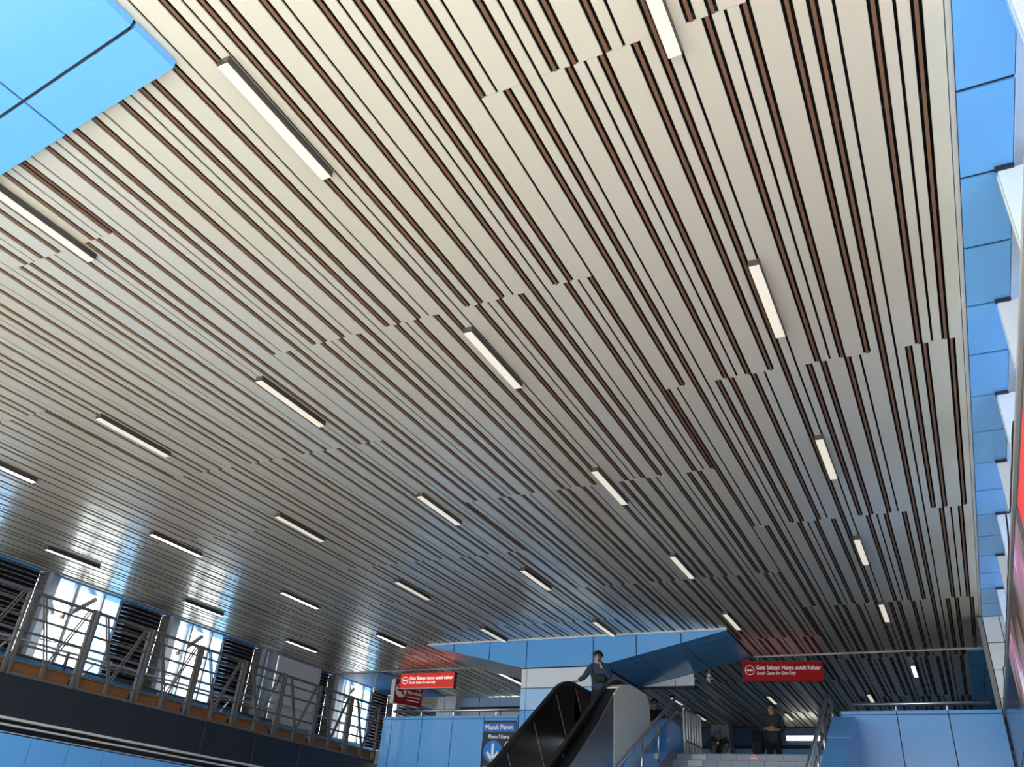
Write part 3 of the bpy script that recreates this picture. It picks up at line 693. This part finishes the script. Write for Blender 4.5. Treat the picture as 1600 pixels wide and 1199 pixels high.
MB().tube([(fc[0], 22.04, fc[2]), (fc[0], 22.26, fc[2])], 0.075, 12).obj('motor', BLACK, fn)
g = MB()
for rr in (0.27, 0.2, 0.13): g.tube([(fc[0] + rr * math.cos(t), 21.93 - 0.03 * (0.27 - rr), fc[2] + rr * math.sin(t)) for t in [2 * math.pi * k / 24 for k in range(25)]], 0.011, 5)
for k in range(24):
    t = 2 * math.pi * k / 24; g.tube([(fc[0], 21.9, fc[2]), (fc[0] + 0.27 * math.cos(t), 21.94, fc[2] + 0.27 * math.sin(t)), (fc[0] + 0.25 * math.cos(t), 22.08, fc[2] + 0.25 * math.sin(t))], 0.0065, 4)
g.obj('guard', BLACK, fn)
for k in range(3):
    t = 2 * math.pi * k / 3 + 0.4; u = Vector((math.cos(t), 0, math.sin(t))); v = Vector((-math.sin(t), 0, math.cos(t))); c = Vector((fc[0], 22.0, fc[2]))
    MB().prism([c + u * 0.04 - v * 0.03, c + u * 0.23 - v * 0.09 + Vector((0, 0.03, 0)), c + u * 0.24 + v * 0.07 - Vector((0, 0.03, 0)), c + u * 0.05 + v * 0.04], (0, 0.006, 0)).obj('blade', BLACKP, fn)
MB().ball((fc[0], 21.9, fc[2]), 0.035).obj('badge', WHITE, fn)

# ------------------------------------------------------------------ people
def skin(name, chains, m, parent, sub=2):
    """chains: lists of (x,y,z,r); a point repeated exactly joins the chains"""
    vs_, es_, rs, ix = [], [], [], {}
    for ch in chains:
        prev = None
        for p in ch:
            k = (round(p[0], 4), round(p[1], 4), round(p[2], 4))
            if k not in ix: ix[k] = len(vs_); vs_.append(p[:3]); rs.append(p[3])
            if prev is not None and prev != ix[k] and (prev, ix[k]) not in es_: es_.append((prev, ix[k]))
            prev = ix[k]
    me = bpy.data.meshes.new(name); me.from_pydata(vs_, es_, []); me.update()
    o = bpy.data.objects.new(name, me); COL.objects.link(o)
    o.modifiers.new('s', 'SKIN')
    for i, sv in enumerate(me.skin_vertices[0].data):
        r = rs[i]; sv.radius = r if isinstance(r, tuple) else (r, r); sv.use_root = (i == 0)
    s = o.modifiers.new('u', 'SUBSURF'); s.levels = sub; s.render_levels = sub
    dg = bpy.context.evaluated_depsgraph_get(); dg.update()
    me2 = bpy.data.meshes.new_from_object(o.evaluated_get(dg)); bpy.data.objects.remove(o); bpy.data.meshes.remove(me)
    me2.name = name; me2.materials.clear(); me2.materials.append(m)
    for p in me2.polygons: p.use_smooth = True
    return link(name, me2, parent, WL[parent.name])
def hand(wrist, palm_dir, side, curl):
    """palm and five fingers; palm_dir: direction of the fingers, side: towards the thumb, curl: bend direction"""
    w_ = Vector(wrist); d = Vector(palm_dir).normalized(); s = Vector(side).normalized(); c = Vector(curl).normalized()
    palm = w_ + d * 0.055; out = [[(*w_, 0.026), (*palm, 0.034)]]
    for k, L in enumerate((0.066, 0.075, 0.070, 0.055)):
        b0 = palm + d * 0.035 + s * (0.027 - 0.018 * k); t1 = b0 + d * L * 0.5 + c * L * 0.25; t2 = t1 + d * L * 0.2 + c * L * 0.45
        out.append([(*palm, 0.034), (*b0, 0.0105), (*t1, 0.0095), (*t2, 0.008)])
    t0 = w_ + d * 0.04 + s * 0.035; out.append([(*palm, 0.034), (*t0, 0.013), (*(t0 + d * 0.035 + s * 0.02 + c * 0.012), 0.010)])
    return out
def person(loc, label, J, face, top, legs, hairstyle, name='person', scale=1.0):
    r = root(name, loc, label, 'person')
    fx, fy = face                                  # horizontal look direction
    f = Vector((fx, fy, 0)).normalized(); sd = Vector((-f.y, f.x, 0))
    hd = Vector(J['head'])
    hn = lambda a, b, c: tuple(hd + f * a + sd * b + Vector((0, 0, c)))
    neck = J['neck']; pel = J['pelvis']
    LS, LE, LW, RS, RE, RW = (J[k] for k in ('ls', 'le', 'lw', 'rs', 're', 'rw'))
    ch = [[(*pel, (0.145, 0.10)), (pel[0], pel[1], pel[2] + 0.18, (0.13, 0.095)), (pel[0], pel[1] - 0.01, pel[2] + 0.36, (0.155, 0.105)), (*neck, 0.058), (*hn(0.02, 0, -0.07), (0.066, 0.07)), (*hn(0, 0, 0.0), (0.076, 0.09)), (*hn(-0.01, 0, 0.075), (0.062, 0.074))]]
    ch.append([(*hn(0, 0, 0.0), (0.076, 0.09)), (*hn(0.098, 0, -0.022), 0.013)])
    for s in (-1, 1): ch.append([(*hn(0, 0, 0.0), (0.076, 0.09)), (*hn(-0.01, 0.08 * s, -0.01), 0.016)])
    chest = (pel[0], pel[1] - 0.01, pel[2] + 0.36, (0.155, 0.105))
    for S, E_, W_ in ((LS, LE, LW), (RS, RE, RW)):
        ch.append([chest, (*S, 0.06), (*((Vector(S) + Vector(E_)) / 2), 0.045), (*E_, 0.038), (*W_, 0.026)])
    for hb in J['hands']: ch += hand(*hb)
    for s in (-1, 1):
        hx = pel[0] + 0.095 * s
        ch.append([(*pel, (0.145, 0.10)), (hx, pel[1], pel[2] - 0.08, 0.085), (hx + 0.01 * s, pel[1] - 0.02, 0.49, 0.058), (hx + 0.01 * s, pel[1] + 0.02, 0.28, 0.052), (hx + 0.015 * s, pel[1] + 0.03, 0.085, 0.036), (hx + 0.02 * s, pel[1] - 0.12, 0.035, 0.03)])
    skin('body', ch, SKIN, r)
    g = 0.018
    ch = [[(pel[0], pel[1], pel[2] + J.get('hem', -0.16), (0.185, 0.14)), (pel[0], pel[1], pel[2] + J.get('hem', -0.16) + 0.11, (0.182, 0.138)), (pel[0], pel[1], pel[2] + 0.18, (0.17, 0.13)), (pel[0], pel[1] - 0.01, pel[2] + 0.36, (0.18, 0.135)), (neck[0], neck[1], neck[2] - 0.04, 0.092), (neck[0], neck[1] - 0.005, neck[2] + 0.03, 0.082)]]
    ck = (pel[0], pel[1] - 0.01, pel[2] + 0.36, (0.18, 0.135))
    for S, E_, W_ in ((LS, LE, LW), (RS, RE, RW)):
        e2 = Vector(E_).lerp(Vector(W_), J.get('sleeve', 0.9))
        ch.append([ck, (*S, 0.08), (*((Vector(S) + Vector(E_)) / 2), 0.068), (*E_, 0.058), (*e2, 0.046)])
    skin('jacket', ch, top, r)
    ch = []
    for s in (-1, 1):
        hx = pel[0] + 0.095 * s
        ch.append([(pel[0], pel[1], pel[2] + 0.12, (0.158, 0.118)), (pel[0], pel[1], pel[2] - 0.01, (0.158, 0.118)), (hx, pel[1], pel[2] - 0.1, 0.10), (hx + 0.01 * s, pel[1] - 0.02, 0.49, 0.078), (hx + 0.01 * s, pel[1] + 0.02, 0.28, 0.07), (hx + 0.015 * s, pel[1] + 0.03, 0.09, 0.06)])
    skin('trousers', ch, legs, r)
    for s in (-1, 1):
        hx = pel[0] + 0.11 * s
        skin('shoe', [[(hx, pel[1] + 0.05, 0.045, 0.045), (hx, pel[1] - 0.06, 0.04, 0.045), (hx + 0.01 * s, pel[1] - 0.16, 0.032, 0.036)]], BLACK, r)
    # face: eyes and mouth, hair or cap
    for s in (-1, 1):
        o = MB().ball(hn(0.078, 0.032 * s, 0.004), 0.012, 8).obj('eye', HAIR, r, loc=(0, 0, 0)); o.location = (0, 0, 0); 
        o = MB().bar(hn(0.086, 0.05 * s, 0.026), hn(0.09, 0.016 * s, 0.028), 0.01, 0.007).obj('eyebrow', HAIR, r, loc=(0, 0, 0)); o.location = (0, 0, 0)
    o = MB().bar(hn(0.082, -0.022, -0.062), hn(0.082, 0.022, -0.062), 0.01, 0.008).obj('mouth', mat('lips', (0.30, 0.11, 0.09), 0.5), r, loc=(0, 0, 0)); o.location = (0, 0, 0)
    ang = math.atan2(f.y, f.x)
    hb = MB()
    for i in range(9):
        pass
    bm = bmesh.new(); bmesh.ops.create_uvsphere(bm, u_segments=20, v_segments=12, radius=1.0)
    cut = 0.02
    bmesh.ops.bisect_plane(bm, geom=bm.verts[:] + bm.edges[:] + bm.faces[:], plane_co=(0, 0, -0.02), plane_no=(-0.75 if hairstyle == 'hair' else -0.12, 0, 1), clear_inner=True)
    bmesh.ops.holes_fill(bm, edges=bm.edges[:], sides=0)
    for v in bm.verts:
        p = Vector((v.co.x * 0.108, v.co.y * 0.094, v.co.z * (0.118 if hairstyle == 'hair' else 0.112)))
        v.co = Vector(hn(p.x - 0.006, p.y, p.z + 0.03))
    me = bpy.data.meshes.new('hair'); bm.to_mesh(me); bm.free()
    for p in me.polygons: p.use_smooth = True
    me.materials.append(HAIR)
    o = bpy.data.objects.new('hair' if hairstyle == 'hair' else 'cap', me); COL.objects.link(o); o.parent = r
    if hairstyle == 'cap':
        n = 10; P = [hn(0.085 + 0.065 * math.sin(math.pi * k / n), 0.08 * math.cos(math.pi * k / n), 0.045 - 0.03 * math.sin(math.pi * k / n)) for k in range(n + 1)]
        bo = MB().prism(P, (0, 0, 0.012)).obj('brim', HAIR, r, loc=(0, 0, 0)); bo.parent = o; bo.location = (0, 0, 0)
    if scale != 1.0: r.scale = (scale,) * 3
    return r
J1 = dict(hem=-0.02, pelvis=(0, 0.02, 0.93), neck=(0.0, -0.01, 1.46), head=(-0.015, -0.045, 1.585),
          ls=(0.185, -0.01, 1.40), le=(0.27, -0.11, 1.15), lw=(0.12, -0.23, 1.37), rs=(-0.185, -0.01, 1.40), re=(-0.32, -0.03, 1.20), rw=(-0.45, -0.07, 1.125),
          hands=[((0.12, -0.23, 1.37), (-0.25, -0.1, 1), (0.3, -0.8, 0.1), (0.2, -0.9, 0.2)), ((-0.45, -0.07, 1.125), (-1, -0.1, -0.25), (0.05, -1, 0.1), (-0.3, 0, -1))])
man = person((-6.36, 16.25, ZU), 'man in teal sweater and black cap, phone to his face, at the escalator top', J1, (-0.62, -0.75), SHIRT, DKCLOTH, 'cap')
def small(nm, loc, label, cat, fn_): o = fn_; return tag(o, label, cat)
ph = MB().box(-6.36 + 0.075, -6.36 + 0.145, 15.955, 15.968, ZU + 1.43, ZU + 1.565)
tag(ph.obj('phone', BLACKP), 'black phone held up by the man in the black cap', 'phone')
bag = MB().pillow((-6.28, 16.07, ZU + 1.14), (0.12, 0.05, 0.075), 0.6).tube([(-6.40, 16.09, ZU + 1.16), (-6.46, 16.11, ZU + 1.30), (-6.49, 16.16, ZU + 1.42)], 0.014).obj('sling_bag', DKCLOTH, smooth=True); tag(bag, 'dark sling bag across the chest of the man in the cap', 'bag')
J2 = dict(pelvis=(0, 0.02, 0.93), neck=(0.0, -0.01, 1.46), head=(0.02, -0.06, 1.575), sleeve=0.45,
          ls=(0.19, -0.01, 1.40), le=(0.255, -0.03, 1.12), lw=(0.06, -0.22, 1.08), rs=(-0.19, -0.01, 1.40), re=(-0.25, -0.04, 1.13), rw=(-0.03, -0.22, 1.13),
          hands=[((0.06, -0.22, 1.08), (-1, -0.25, 0.1), (0, -0.3, 1), (-0.4, 0.8, 0)), ((-0.03, -0.22, 1.13), (0.9, -0.4, -0.1), (0, 0, 1), (0.3, 0.8, -0.1))])
person((-4.16, 22.4, ZU), 'man in dark clothes looking down at his hands above the stairs', J2, (0.1, -1), GREYCLOTH, DKCLOTH, 'hair', scale=1.03)
tag(B(-4.13, -4.06, 22.13, 22.145, 3.47, 3.60).obj('phone', BLACKP), 'dark phone in the hands of the man above the stairs', 'phone')
bp = root('backpack', (-4.60, 22.5, 2.85), 'black backpack hanging at the side of the man above the stairs', 'backpack')
MB().pillow((-4.56, 22.48, 3.20), (0.15, 0.11, 0.27)).obj('main_compartment', DKCLOTH, bp, smooth=True)
MB().pillow((-4.57, 22.37, 3.09), (0.11, 0.05, 0.13)).obj('front_pocket', GREYCLOTH, bp, smooth=True)
MB().tube([(-4.42, 22.42, 3.5), (-4.33, 22.36, 3.68), (-4.32, 22.46, 3.8)], 0.02).obj('strap', DKCLOTH, bp)
J3 = dict(J2)
person((-6.93, 21.6, ZU), 'person in black half hidden behind the pale end of the escalator', J3, (0.2, -1), DKCLOTH, DKCLOTH, 'hair', scale=1.04)
